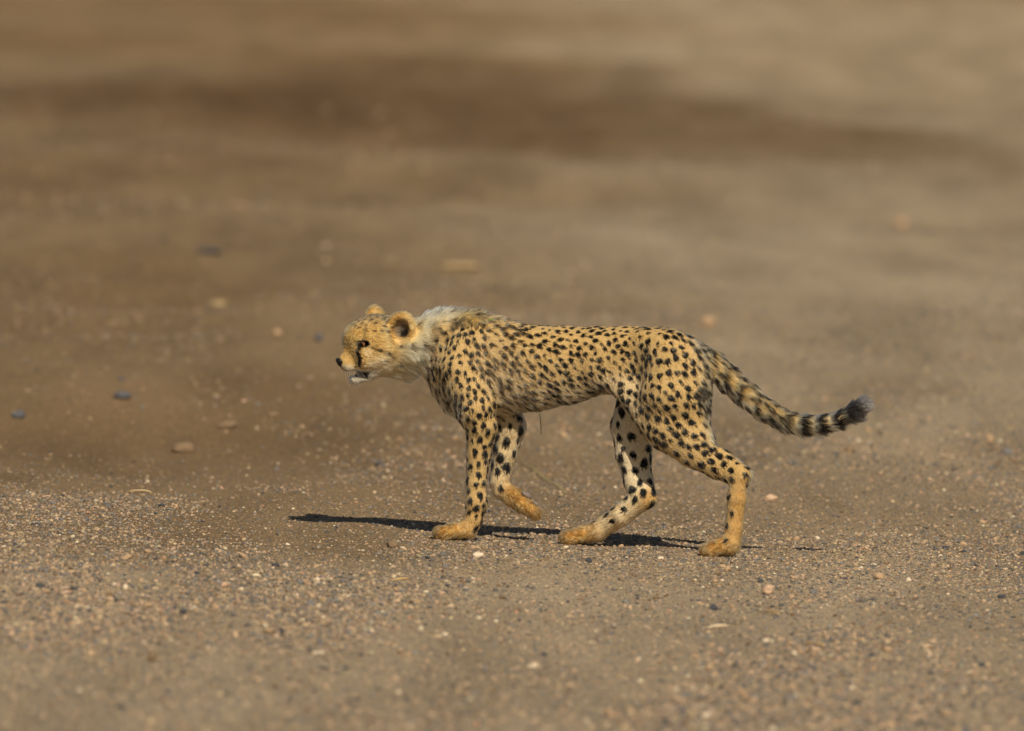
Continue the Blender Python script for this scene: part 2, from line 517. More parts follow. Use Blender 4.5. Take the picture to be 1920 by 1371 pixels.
# ---------------------------------------------- coat: region data blended from the limbs
REG = {  # hair length mm, lift, spot spacing px, spot radius px
    'torso': (10, .28, 12.2, 4.7), 'chest': (15, .33, 13, 4.4), 'neck': (31, .46, 22, 3.2), 'shoulder': (9, .25, 12.2, 4.7),
    'foreleg': (8, .28, 14.5, 5.7), 'foreleg_far': (9, .3, 19, 7.4), 'paw': (10, .58, 40, 2.5), 'thigh': (9, .26, 14.6, 5.8), 'thigh_far': (9, .26, 24, 8.2),
    'shank': (8.5, .25, 15.5, 6.2), 'shank_far': (8, .25, 20, 7.4), 'metat': (8, .30, 19, 4.6), 'tail': (22, .42, 13.5, 5.6),
    'head': (11.5, .44, 9, 2.2), 'muzzle': (5.5, .32, 30, 0.1), 'jaw': (8, .30, 40, 0.1), 'throat': (28, .62, 40, 2.0)}
WB = np.zeros((len(BV), 4)); WF = np.zeros((len(BV), 3)); WS = np.zeros(len(BV))
REGW = {}
dmat = []
for p in prims:
    d, t = cone_dist(p, BV[:, 0], BV[:, 1], BV[:, 2])
    dmat.append(d.astype(np.float32))
dmat = np.array(dmat)
dmin = dmat.min(0)
hH = np.stack(to_head(BV), 1)
for p, d in zip(prims, dmat):
    w = np.exp(-np.maximum(d - dmin, 0) / 0.006)
    w = np.where(d - dmin > 0.03, 0, w)
    fl = p['B'] - p['A']; fl = fl / (np.linalg.norm(fl) + 1e-9)
    reg = p['reg']
    if reg in ('head', 'muzzle', 'jaw'): fl = -hf + np.array([0, 0, -.12])
    if reg == 'throat': fl = np.array([.6, 0, -.8])
    if reg == 'neck': fl = np.array([1.0, 0, -.25])
    if reg == 'torso': fl = np.array([1.0, 0, -.05])
    if reg == 'chest': fl = np.array([.35, 0, -1.0])
    if reg == 'paw': fl = fl * 1.0 + np.array([0, 0, -.25])
    if reg in ('thigh', 'thigh_far'): fl = np.array([.55, 0, -.85])
    WB += w[:, None] * np.array(REG[reg]); WF += w[:, None] * fl; WS += w
    REGW[reg] = REGW.get(reg, 0) + w
WB /= WS[:, None]
for r in REGW: REGW[r] = REGW[r] / WS
side = 1 - np.abs(BN[:, 2])
tw = REGW['torso'] + .4 * REGW['shoulder']
WF[:, 2] -= (tw * side * 1.05) * np.linalg.norm(WF, axis=1)
def tangent(vec, n):
    v = vec - n * (vec * n).sum(1, keepdims=True)
    return v / (np.linalg.norm(v, axis=1, keepdims=True) + 1e-9)
# smooth the flow over the surface
EDG = np.concatenate([BF[:, [0, 1]], BF[:, [1, 2]], BF[:, [2, 3]], BF[:, [3, 0]]])
def smooth_attr(A, it):
    deg = np.bincount(EDG.ravel(), minlength=len(BV)).astype(float)
    A = A.copy()
    for _ in range(it):
        B_ = np.zeros_like(A)
        np.add.at(B_, EDG[:, 0], A[EDG[:, 1]]); np.add.at(B_, EDG[:, 1], A[EDG[:, 0]])
        A = .4 * A + .6 * B_ / deg.reshape((-1,) + (1,) * (A.ndim - 1))
    return A
WF = smooth_attr(WF / (np.linalg.norm(WF, axis=1, keepdims=True) + 1e-9), 6)
FLOW = tangent(WF, BN)
bqx, bqy = topx(BV)
HLEN, LIFT, SPC, SPR = WB.T.copy()
inhead = REGW['head'] + REGW['muzzle'] + REGW['jaw']
legw = sum(REGW[r] for r in ('foreleg', 'foreleg_far', 'paw', 'shank', 'shank_far', 'metat'))
farleg = REGW['foreleg_far'] + REGW['thigh_far'] + REGW['shank_far']
# long grey mantle along nape and withers
bodyw = REGW['torso'] + REGW['neck'] + REGW['shoulder'] + REGW['chest'] + REGW['throat']
mantle = np.clip(bodyw, 0, 1) * sstep(.45, .9, BN[:, 2]) * sstep(1000, 850, bqx) * sstep(745, 800, bqx)
nape = mantle * sstep(860, 815, bqx); crest = mantle * sstep(900, 930, bqx)
HLEN = HLEN + mantle * (27 - HLEN) * .9; LIFT = LIFT + mantle * (.10 + .16 * np.clip(nape / (mantle + 1e-6) + crest / (mantle + 1e-6), 0, 1))
dors = np.clip(REGW['torso'], 0, 1) * sstep(.6, .95, BN[:, 2]) * (1 - mantle)
HLEN = HLEN - 3 * dors
belly = np.clip(REGW['torso'] + REGW['chest'], 0, 1) * sstep(-.35, -.85, BN[:, 2])
HLEN = HLEN + belly * 6; LIFT = LIFT + belly * .15
breast = np.clip(bodyw, 0, 1) * sstep(-.3, -.8, BN[:, 0]) * sstep(690, 730, bqy)
HLEN = HLEN + breast * 7; LIFT += breast * .2
rear = (REGW['thigh'] + REGW['shank']) * sstep(.35, .8, BN[:, 0])
HLEN = HLEN + rear * 8; LIFT += rear * .38
arm = np.clip(REGW['torso'], 0, 1) * sstep(90, 30, np.hypot(bqx - 930, (bqy - 720) * .6))
HLEN = HLEN + arm * 3

# ---------------------------------------------- coat colours (hair tones, with the collar gap's shade painted in)
TAWNY = np.array([.575, .383, .158]); GOLD = np.array([.52, .295, .09]); CREAM = np.array([.82, .67, .43]); WHITE = np.array([.78, .70, .55])
GREY = np.array([.36, .31, .25]); BLACK = np.array([.006, .005, .0045]); DARK = np.array([.10, .065, .035]); PALE = np.array([.74, .55, .30])
def lerp(a, b_, t): return a + (b_ - a) * np.clip(t, 0, 1)[:, None]
BC = np.tile(TAWNY, (len(BV), 1))
low = sstep(-.3, -.9, BN[:, 2]) * np.clip(bodyw + REGW['thigh'] * .6, 0, 1)
BC = lerp(BC, CREAM, low * .9)
BC = lerp(BC, PALE, sstep(690, 750, bqy) * np.clip(REGW['torso'], 0, 1) * .8)
BC = lerp(BC, PALE, sstep(1190, 1150, np.abs(bqx - 1160) + 1130) * sstep(690, 720, bqy) * np.clip(REGW['torso'] + REGW['thigh'], 0, 1))
inner = sstep(-.15, .35, -BN[:, 1]) * farleg                      # insides of the far legs are pale
BC = lerp(BC, CREAM, (REGW['foreleg_far'] * .55 + (REGW['thigh_far'] + REGW['shank_far']) * .95) * sstep(.0, .5, -BN[:, 1]))
nearin = sstep(.1, .5, BN[:, 1]) * (REGW['thigh'] + REGW['shank'] + REGW['foreleg'])
BC = lerp(BC, CREAM, nearin * .8)
BC = lerp(BC, GOLD, REGW['paw'] * .9)
BC = lerp(BC, GOLD, REGW['metat'] * sstep(1.0, -.2, -BN[:, 0]) * np.where(bqx > 1280, .75, .15))
BC = lerp(BC, CREAM, REGW['metat'] * (bqx < 1280) * sstep(-.3, .5, -BN[:, 1]) * .75)
BC = lerp(BC, GOLD, sstep(34, 14, np.hypot(bqx - 1224, bqy - 938)) * (REGW['shank_far'] + REGW['metat']) * .9)
BC = lerp(BC, GOLD, REGW['foreleg'] * sstep(900, 960, bqy) * .4)
BC = lerp(BC, CREAM, REGW['neck'] * .75 + REGW['throat'] * .9)
BC = lerp(BC, CREAM, breast * sstep(735, 765, bqy) * .8)
BC = lerp(BC, CREAM, rear * .3)
BC = lerp(BC, np.array([.90, .76, .52]), np.clip(nape + crest * .3, 0, 1) * .85)
BC = lerp(BC, np.array([.17, .12, .08]), np.clip(REGW['neck'] + REGW['torso'] + REGW['shoulder'], 0, 1) * sstep(13, 3, np.abs(bqx - 806 + (bqy - 640) * .05)) * sstep(600, 630, bqy) * .75)  # shade in the gap between ruff and shoulder, painted into the coat
BC = lerp(BC, np.array([.52, .40, .25]), arm * .4)
BC = smooth_attr(BC, 5)
pn = vnoise(bqx / 9, bqy / 6, 41) * .6 + vnoise(bqx / 4, bqy / 4, 42) * .4
BC = lerp(BC, np.array([.26, .14, .045]), REGW['paw'] * sstep(.42, .68, pn) * .8)
BC = lerp(BC, np.array([.42, .22, .05]), REGW['metat'] * sstep(.5, .75, pn) * .5)
for tp in (P(822, 1003, nf.y), P(1321, 1034, nh.y), P(1058, 1010, fh.y), P(1012, 966, axis_y(985) + .048)):
    BC = lerp(BC, np.array([.40, .19, .05]), REGW['paw'] * sstep(.034, .012, np.linalg.norm((BV - tp) * np.array([1, .5, 1]), axis=1)) * .8)
f_, l_, u_ = hH.T; al = np.abs(l_)
hw = np.clip(inhead, 0, 1)
BC = lerp(BC, np.array([.56, .36, .13]), hw * .75)
BC = lerp(BC, np.array([.30, .18, .07]), hw * sstep(.55, .8, vnoise(bqx / 3.2, bqy / 2.2, 51)) * .55 * sstep(-45, -25, u_))
BC = lerp(BC, PALE, hw * sstep(-12, -34, u_) * sstep(64, 48, f_))
BC = lerp(BC, WHITE * .85, hw * sstep(-44, -54, u_) * sstep(22, 42, f_))
BC = lerp(BC, WHITE, hw * sstep(-36, -44, u_) * sstep(74, 80, f_) * .5)
BC = lerp(BC, PALE, hw * sstep(12, 5, np.hypot(f_ - 58, u_ + 15)) * .8)
BC = lerp(BC, DARK * 2.2, hw * sstep(25, 45, u_) * sstep(60, 20, f_) * .35 * (0.4 + 0.9 * vnoise(f_ / 4, l_ / 4, 9)))
# open mouth, dark
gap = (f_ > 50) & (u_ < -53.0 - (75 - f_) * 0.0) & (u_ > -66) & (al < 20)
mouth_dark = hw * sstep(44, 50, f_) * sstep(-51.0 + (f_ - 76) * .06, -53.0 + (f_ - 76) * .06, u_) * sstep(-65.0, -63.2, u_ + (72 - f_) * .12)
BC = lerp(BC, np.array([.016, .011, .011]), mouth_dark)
# eye rims
for s_ in (1, -1):
    de = np.linalg.norm((BV - EYE[s_]) * PX, axis=1)
    BC = lerp(BC, BLACK, sstep(15.0, 12.5, np.hypot(np.hypot(f_ - (62 - 1), al - 31) * .9, u_ * 1.5)))
def seg_mask(pts, w):
    """polyline mask in head side view, both sides of the face"""
    out = np.zeros(len(BV))
    for (a, c) in zip(pts[:-1], pts[1:]):
        a = np.array(a, float); c = np.array(c, float); dd = c - a
        t = np.clip(((f_ - a[0]) * dd[0] + (u_ - a[1]) * dd[1]) / (dd @ dd), 0, 1)
        out = np.maximum(out, sstep(w + 1.2, w - .8, np.hypot(f_ - a[0] - t * dd[0], u_ - a[1] - t * dd[1])))
    return out * hw * (al > 7)
HEADMARK = np.maximum(seg_mask([(70, -2), (74, -14), (71, -27), (70, -40)], 2.3), 0)
HEADMARK = np.maximum(HEADMARK, seg_mask([(50, -7), (44, -11)], 1.6) * .8)
HEADMARK = np.maximum(HEADMARK, seg_mask([(40, -11), (35, -14)], 2.6))
HEADMARK = np.maximum(HEADMARK, seg_mask([(26, -17), (20, -20)], 2.8))
HEADMARK = np.maximum(HEADMARK, seg_mask([(16, -24), (8, -26)], 2.4) * .9)
HEADMARK = np.maximum(HEADMARK, seg_mask([(26, -33), (20, -34)], 2.4) * .8)
HEADMARK = np.maximum(HEADMARK, seg_mask([(66, 4), (58, 30)], 1.6) * .6 * (al > 14))
BC = lerp(BC, BLACK * 1.5, HEADMARK)
# ears: dark hollow, pale rim
EARW = np.zeros(len(BV))
for nm, fr in EARS.items():
    q = (BV - fr['c']) * PX
    s0, u0, o0 = q @ fr['s'], q @ fr['u'], q @ fr['o']
    near_ear = sstep(1.35, 1.15, np.sqrt((s0 / 23.5) ** 2 + (u0 / 29) ** 2 + (o0 / 19) ** 2)) * sstep(-30, -14, u0)
    EARW = np.maximum(EARW, near_ear)
    facing = BN @ fr['o']
    rim = np.sqrt((s0 / 19) ** 2 + (u0 / 24) ** 2)
    hol = near_ear * sstep(.95, .6, rim) * sstep(-.1, .3, facing)
    BC = lerp(BC, GOLD * 1.05, near_ear * .8)
    BC = lerp(BC, np.array([.22, .16, .11]), hol * .95)
    BC = lerp(BC, BLACK, hol * sstep(13, 5, np.hypot(s0 - (6 if nm == 'near' else 0), (u0 + 8) * .6)))
    BC = lerp(BC, DARK * .7, near_ear * sstep(.2, -.4, facing) * sstep(12, -6, u0) * .9)
HLEN = HLEN - np.clip(inhead, 0, 1) * REGW['head'] * 4.5 * sstep(25, 55, f_)
HLEN = HLEN - REGW['torso'] * 1.5 * sstep(980, 1080, bqx) * (1 - belly)
HLEN = HLEN * (1 - EARW) + 10.5 * EARW
tail_late = REGW['tail'] * sstep(1420, 1500, bqx)
HLEN = HLEN + 5 * tail_late; LIFT = LIFT + .08 * tail_late
LIFT = LIFT * (1 - EARW) + .42 * EARW

# ---------------------------------------------- spots
spots = []
cand = rng.permutation(len(BV))[:90000]
sp_p = np.zeros((3000, 3)); sp_s = np.zeros(3000); ns = 0
tail_t = np.zeros(len(BV)); td = np.full(len(BV), 9.)
cum = np.concatenate([[0], np.cumsum(np.linalg.norm(np.diff(tail_pts, axis=0), axis=1))])
for i_ in range(len(tail_pts) - 1):
    a, c = tail_pts[i_], tail_pts[i_ + 1]; dd = c - a
    t = np.clip(((BV - a) @ dd) / (dd @ dd), 0, 1)
    d = np.linalg.norm(BV - a - t[:, None] * dd, axis=1)
    better = d < td; td[better] = d[better]
    tail_t[better] = (cum[i_] + t[better] * np.linalg.norm(dd)) / cum[-1]
tailw = REGW['tail'] * sstep(.03, .08, tail_t)
for c in cand:
    if EARW[c] > .3 or REGW['muzzle'][c] + REGW['jaw'][c] > .35 or mouth_dark[c] > .1: continue
    if tailw[c] > .5 and tail_t[c] > .56: continue
    if hw[c] > .5 and (u_[c] < 10 + .25 * f_[c] or f_[c] > 74): continue
    if REGW['throat'][c] > .5 or REGW['paw'][c] > .6: continue
    if REGW['neck'][c] > .6 and rng.random() < .6: continue
    if REGW['metat'][c] > .5 and (BN[c, 0] > -.25 or bqy[c] > 1000): continue
    s = SPC[c] * U_ * rng.uniform(.86, 1.12)
    if ns:
        d = np.linalg.norm(sp_p[:ns] - BV[c], axis=1)
        if (d < (s + sp_s[:ns]) * .515).any(): continue
    sp_p[ns] = BV[c]; sp_s[ns] = s
    r = 1.06 * SPR[c] * U_ * rng.choice([.62, .85, 1.0, 1.08, 1.18], p=[.16, .2, .3, .2, .14])
    spots.append((c, r)); ns += 1
    if ns >= 2990: break

def spot_field(Pn, wob=0.0):
    out = np.zeros(len(Pn), np.float32)
    kd = kdtree.KDTree(len(Pn))
    for i_, q in enumerate(Pn): kd.insert(q, i_)
    kd.balance()
    for (c, r) in spots:
        hit = kd.find_range(BV[c], r * 2.1)
        if not hit: continue
        ix = np.array([h_[1] for h_ in hit])
        q = Pn[ix] - BV[c]
        fl = FLOW[c]; n = BN[c]; sd = np.cross(n, fl)
        a = q @ fl; b_ = q @ sd
        th = np.arctan2(b_, a); ph = (c % 97) / 97 * 6.28
        rr = r * (1 + .13 * np.sin(2 * th + ph) + .09 * np.sin(3 * th + 2 * ph))
        d = np.hypot(a / 1.06, b_) / rr
        out[ix] = np.maximum(out[ix], 1 - sstep(.82, 1.12, d + wob * rng.normal(0, 1, len(ix))))
    return out
SPOT_B = spot_field(BV)
def ringf(tt):
    ph = (tt - .56) / .44
    ring = np.sin(ph * 2 * np.pi * 5.0 - .6)
    return sstep(-.05, .35, ring) * sstep(.55, .60, tt)
ringB = ringf(tail_t) * tailw
BC = lerp(BC, CREAM, tailw * sstep(.5, .75, tail_t) * .8)
BC = lerp(BC, CREAM, tailw * sstep(.1, -.6, BN[:, 2]) * .6)
BASEC = BC.copy()
MARK = np.maximum(SPOT_B, ringB)
fade = 1 - .3 * np.clip(nape + crest, 0, 1) - .08 * arm
BCOL = lerp(BC, BLACK, MARK * fade) * .75

# ---------------------------------------------- the cub: an empty at its base, one body mesh, fur as children
cub = bpy.data.objects.new('cheetah_cub', None)
base_z = float(ground_h(0.1, -0.05))
cub.location = (0.1, -0.05, base_z)
col.objects.link(cub)
bpy.context.view_layer.update()
tag(cub, 'young cheetah with black spotted golden coat walking across the gravel', 'cheetah')
body = bpy.data.objects.new('body', np_mesh('cub_body', BV, BF, True, BCOL))
body.data.materials.append(attr_mat('cub_skin', .85, .1))
link(body, cub)

def hair_material(name):
    m = bpy.data.materials.new(name); m.use_nodes = True
    N = m.node_tree.nodes; L = m.node_tree.links
    N.remove(N['Principled BSDF'])
    h = N.new('ShaderNodeBsdfHairPrincipled')
    h.parametrization = 'COLOR'
    a = N.new('ShaderNodeAttribute'); a.attribute_name = 'col'
    L.new(a.outputs['Color'], h.inputs['Color'])
    h.inputs['Roughness'].default_value = .42
    h.inputs['Radial Roughness'].default_value = .55
    h.inputs['Random Roughness'].default_value = .1
    h.inputs['IOR'].default_value = 1.33
    L.new(h.outputs[0], N['Material Output'].inputs['Surface'])
    return m
HAIR = hair_material('cub_hair')

def make_curves(name, pts, colr, rad, parent, material, kind=None):
    n, k, _ = pts.shape
    cu = bpy.data.hair_curves.new(name)
    cu.add_curves([k] * n)
    cu.attributes['position'].data.foreach_set('vector', np.ascontiguousarray(pts, np.float32).ravel())
    ra = cu.attributes.get('radius') or cu.attributes.new('radius', 'FLOAT', 'POINT')
    ra.data.foreach_set('value', np.ascontiguousarray(rad, np.float32).ravel())
    ca = cu.attributes.new('col', 'FLOAT_COLOR', 'POINT')
    c4 = np.ones((n, k, 4), np.float32); c4[..., :3] = colr
    ca.data.foreach_set('color', c4.ravel())
    cu.materials.append(material)
    o = bpy.data.objects.new(name, cu)
    link(o, parent)
    if kind: o['kind'] = kind
    return o

TRI = np.concatenate([BF[:, [0, 1, 2]], BF[:, [0, 2, 3]]])
tarea = np.linalg.norm(np.cross(BV[TRI[:, 1]] - BV[TRI[:, 0]], BV[TRI[:, 2]] - BV[TRI[:, 0]]), axis=1) * .5
def sample(nroots, weight_v):
    w = tarea * weight_v[TRI].mean(1)
    ti = rng.choice(len(TRI), nroots, p=w / w.sum())
    r1, r2 = rng.random(nroots), rng.random(nroots)
    fl = r1 + r2 > 1; r1[fl] = 1 - r1[fl]; r2[fl] = 1 - r2[fl]
    bw = np.stack([1 - r1 - r2, r1, r2], 1)
    T = TRI[ti]
    def g(A): return (A[T] * (bw[..., None] if A.ndim > 1 else bw)).sum(1)
    return g

def grow(nroots, weight_v, npts=5, clump_every=14, jitter=.10, lenmul=1.0, clump=.48):
    g = sample(nroots, weight_v)
    R0 = g(BV); n = g(BN); n /= np.linalg.norm(n, axis=1, keepdims=True)
    fl = tangent(g(FLOW), n)
    L_ = g(HLEN) * .001 * (.55 + .62 * rng.random(nroots) ** .8) * lenmul
    lf = g(LIFT) + rng.normal(0, .05, nroots)
    bn = np.cross(n, fl)
    # locally coherent wander of the lie of the coat
    ang = .55 * (np.array([mnoise.noise(Vector(q * 38.0)) for q in R0])) + rng.normal(0, jitter, nroots)
    fl2 = fl * np.cos(ang)[:, None] + bn * np.sin(ang)[:, None]
    pts = np.zeros((nroots, npts, 3)); pts[:, 0] = R0 - n * .001
    for k in range(1, npts):
        t = (k - .5) / (npts - 1)
        a = lf * (1.55 - 1.25 * t)
        d = fl2 * np.cos(a)[:, None] + n * np.sin(a)[:, None]
        d[:, 2] -= .10 * t
        d /= np.linalg.norm(d, axis=1, keepdims=True)
        pts[:, k] = pts[:, k - 1] + d * (L_ / (npts - 1))[:, None]
    # clumping into small locks
    ncl = max(nroots // clump_every, 1)
    kd = kdtree.KDTree(ncl)
    for i_ in range(ncl): kd.insert(R0[i_], i_)
    kd.balance()
    near = np.array([kd.find(q)[1] for q in R0])
    dcl = np.linalg.norm(R0 - R0[near], axis=1)
    ok = dcl < .012
    stray = np.where(rng.random(nroots) < .14, .15, rng.uniform(.75, 1.1, nroots))
    for k in range(1, npts):
        t = k / (npts - 1)
        w = (clump * t ** 1.2 * ok * stray)[:, None] * np.ones(1)
        pts[:, k] = pts[:, k] * (1 - w) + (pts[near, k]) * w
    return g, R0, n, pts, near

def fur(name, nroots, weight_v, r_root=.00055, mark_share=1.0, **kw):
    g, R0, n, pts, near = grow(nroots, weight_v, **kw)
    npts = pts.shape[1]
    c = g(BASEC)
    wt = (rng.normal(1, .17, nroots).clip(.5, 1.6) * rng.normal(1, .22, nroots).clip(.6, 1.5)[near])[:, None]
    c = np.clip(c * wt, .004, .95)
    pw_ = g(REGW['paw']); clr = rng.random(nroots)[near]
    c = lerp(c, np.tile(np.array([.20, .10, .03]), (nroots, 1)), pw_ * (clr < .30) * .75)
    c = lerp(c, np.tile(np.array([.66, .42, .16]), (nroots, 1)), pw_ * (clr > .66) * .7)
    mk = np.maximum(spot_field(R0, .11), g(ringB)) * g(fade)
    mk = mk * mark_share
    mk = np.where(rng.random(nroots) < mk * 1.1, np.maximum(mk, .95), mk * .3)
    mantl = g(mantle); tw_ = g(tailw); tt = g(tail_t); ar = g(arm)
    colr = np.zeros((nroots, npts, 3))
    for k in range(npts):
        t = k / (npts - 1)
        ck = c * (0.86 + .2 * t)
        ck = lerp(ck, np.tile(BLACK * 1.2, (nroots, 1)), mk)
        if t > .5: ck = lerp(ck, np.tile(np.array([.05, .045, .04]), (nroots, 1)), g(np.clip(nape + crest, 0, 1)) * (rng.random(nroots) < .15) * .85)
        colr[:, k] = ck
    silver = (g(np.clip(nape + crest * .6, 0, 1)) > .25) & (rng.random(nroots) < .22)
    colr[silver] = np.array([.82, .70, .52]) * rng.uniform(.7, 1.1, silver.sum())[:, None, None]
    rad = r_root * np.linspace(1, .28, npts)[None, :] * rng.uniform(.8, 1.2, nroots)[:, None]
    return make_curves(name, pts, colr, rad, cub, HAIR, 'stuff')

nohair = np.ones(len(BV))
for s_ in (1, -1):
    nohair *= sstep(10, 13, np.hypot(np.hypot(f_ - 61, l_ - 31 * s_) * .95, u_ * 1.5))
nosep = H(97, 0, -37)
nohair *= sstep(9, 13, np.linalg.norm((BV - nosep) * PX, axis=1))
nohair *= 1 - mouth_dark
dens = np.ones(len(BV)) * nohair
dens *= 1 + 1.2 * hw + .5 * legw
is_tail = (tailw > .5) & (tail_t > .9)
fur('coat_fur', 240000, dens * (1 - mantle * .8) * ~is_tail)
fur('mantle_fur', 8000, mantle * nohair, r_root=.0007, mark_share=.55, lenmul=1.2, jitter=.26, clump=.82, clump_every=22)
ruff = np.clip(REGW['neck'] + REGW['throat'], 0, 1) * (1 - nape) * sstep(-.6, .3, -BN[:, 1] + .35)
fur('ruff_fur', 7000, ruff * nohair, r_root=.0007, lenmul=1.2, jitter=.25, clump=.8, clump_every=20)
# tail tuft: longer hair with a pale tip
g, R0, n, pts, _ = grow(2300, (tailw * sstep(.86, .94, tail_t)), npts=6, lenmul=1.2, jitter=.34, clump=.7)
tt = g(tail_t)
cc = np.where((rng.random(len(R0)) < .08 + sstep(.95, .985, tt) * .6)[:, None], np.array([.62, .60, .57]), np.array([.03, .026, .024]))
make_curves('tail_tuft', pts, np.repeat(cc[:, None, :], 6, 1) * rng.uniform(.7, 1.15, (len(R0), 1, 1)), .0004 * np.linspace(1, .3, 6)[None, :] * np.ones((len(R0), 1)), cub, HAIR, 'stuff')

# eyes: globe, with iris and pupil as caps on it
def cap_mesh(name, r, ang, mtl):
    n, k = 28, 8
    bm = bmesh.new(); top = bm.verts.new((0, 0, r)); prev = None
    for i_ in range(1, k + 1):
        a = math.radians(ang) * i_ / k
        ring = [bm.verts.new((r * math.sin(a) * math.cos(t), r * math.sin(a) * math.sin(t), r * math.cos(a))) for t in [j_ * math.tau / n for j_ in range(n)]]
        for j_ in range(n):
            if prev is None: bm.faces.new((top, ring[j_], ring[(j_ + 1) % n]))
            else: bm.faces.new((prev[j_], ring[j_], ring[(j_ + 1) % n], prev[(j_ + 1) % n]))
        prev = ring
    me = bpy.data.meshes.new(name); bm.to_mesh(me); bm.free()
    for p_ in me.polygons: p_.use_smooth = True
    me.materials.append(mtl)
    return me
EYEM = (plain('eye_dark', (.012, .008, .006), .08, .6), plain('iris_amber', (.17, .065, .014), .10, .6, 400, .4), plain('pupil_black', (.002, .002, .002), .05, .6))
def eye(s_):
    gaze = Vector(hf * .70 + hl * s_ * .72 + np.array([0, 0, -.18])).normalized()
    parts = []
    for nm, r, ang, mtl in (('eye', 9.3, 180, EYEM[0]), ('iris', 9.42, 44, EYEM[1]), ('pupil', 9.5, 22, EYEM[2])):
        o = bpy.data.objects.new(nm, cap_mesh(nm, r * U_, ang, mtl))
        if nm == 'eye':
            o.rotation_mode = 'QUATERNION'; o.rotation_quaternion = gaze.to_track_quat('Z', 'Y')
            o.location = Vector(EYE[s_] - hl * s_ * 3.2 * U_ - hf * 1.6 * U_)
            link(o, cub); root = o
        else:
            col.objects.link(o); o.parent = root
eye(1); eye(-1)

# nose leather: broad at the top, narrowing to the lip, with two nostrils pressed in
bm = bmesh.new()
bmesh.ops.create_icosphere(bm, subdivisions=4, radius=1)
for v in bm.verts:
    f, l, u = v.co.x, v.co.y, v.co.z
    w = 10.5 * (1 + .5 * u) * (1 - .12 * max(u, 0) ** 2)
    f2 = f * 5.5 + (u * 3.0)
    for s_ in (1, -1):
        d = math.hypot(l - .50 * s_, (u + .05) * 1.4)
        if f > 0: f2 -= 3.2 * math.exp(-(d / .22) ** 2)
    v.co = Vector(hf * f2 + hl * l * w + hu * (u * 8.5)) * U_
me = bpy.data.meshes.new('nose'); bm.to_mesh(me); bm.free()
for p_ in me.polygons: p_.use_smooth = True
me.materials.append(plain('nose_leather', (.012, .010, .010), .45, .5, 900, .5))
no = bpy.data.objects.new('nose', me); no.location = Vector(H(97.0, 0, -36.0)); link(no, cub)

# whiskers
wp = []
for s_ in (1, -1):
    for i_ in range(9):
        a = H(80 - (i_ % 3) * 5, (17 + (i_ % 3)) * s_, -44 - (i_ // 3) * 4)
        d = hl * s_ * rng.uniform(.6, 1) - hf * rng.uniform(.1, .6) - hu * rng.uniform(.25, .8)
        d /= np.linalg.norm(d); ln = rng.uniform(.022, .045)
        wp.append([a + d * ln * t - hu * .012 * t * t for t in np.linspace(0, 1, 6)])
wp = np.array(wp)
make_curves('whiskers', wp, np.full((len(wp), 6, 3), .8), np.linspace(.0004, .00012, 6)[None, :] * np.ones((len(wp), 1)), cub, HAIR)

# pads on the lifted paw, claws on the toes
PADM = plain('paw_pad', (.17, .135, .115), .7, .3, 500, .35)
CLAW = plain('claw', (.03, .024, .02), .35, .5)
def blob(name, c, rad, mtl, up=(0, 0, 1), parent=None, taper=0.0):
    bm = bmesh.new(); bmesh.ops.create_icosphere(bm, subdivisions=3, radius=1)
    q = Vector(up).normalized().to_track_quat('X', 'Z')
    for v in bm.verts:
        k = 1 - taper * v.co.x
        v.co = q @ Vector((v.co.x * rad[0], v.co.y * rad[1] * k, v.co.z * rad[2] * k))
    me = bpy.data.meshes.new(name); bm.to_mesh(me); bm.free()
    for p_ in me.polygons: p_.use_smooth = True
    me.materials.append(mtl)
    o = bpy.data.objects.new(name, me); o.location = Vector(c); link(o, parent or cub)
yb = axis_y(985) + .048
axisv = (P(1004, 961, 0) - P(978, 944, 0)); axisv /= np.linalg.norm(axisv)
palm = np.array([.52, -.30, .80])
palm = palm - axisv * (palm @ axisv); palm /= np.linalg.norm(palm)
blob('palm_pad', P(978, 942, yb) + palm * 17.5 * U_, (12 * U_, 12 * U_, 6 * U_), PADM, axisv)
for q in (-15, -5, 5, 15):
    c = P(1002 - (4 if abs(q) > 10 else 0), 959 - (4 if abs(q) > 10 else 0), yb + q * U_)
    blob('toe_pad', c + palm * 13 * U_, (6.5 * U_, 4.6 * U_, 4 * U_), PADM, axisv)
    blob('claw', c + axisv * 11.5 * U_ - palm * 3 * U_, (4 * U_, 1.1 * U_, 1.5 * U_), CLAW, axisv - palm * .3, taper=.5)
for (x0, y0, yd) in ((822, 1004, nf.y), (1321, 1035, nh.y), (1058, 1011, fh.y)):
    for q in (-21, -7.2, 7.2, 21):
        blob('claw', P(x0 - 4 + (5 if abs(q) > 10 else 0), y0, yd + q * U_), (4.5 * U_, 1.2 * U_, 1.7 * U_), CLAW, (-1, .1, -.5), taper=.5)
blob('dewclaw', P(908, 957, nf.y - .010), (6 * U_, 3.5 * U_, 3.5 * U_), CLAW, (.3, -.1, -1), taper=.4)


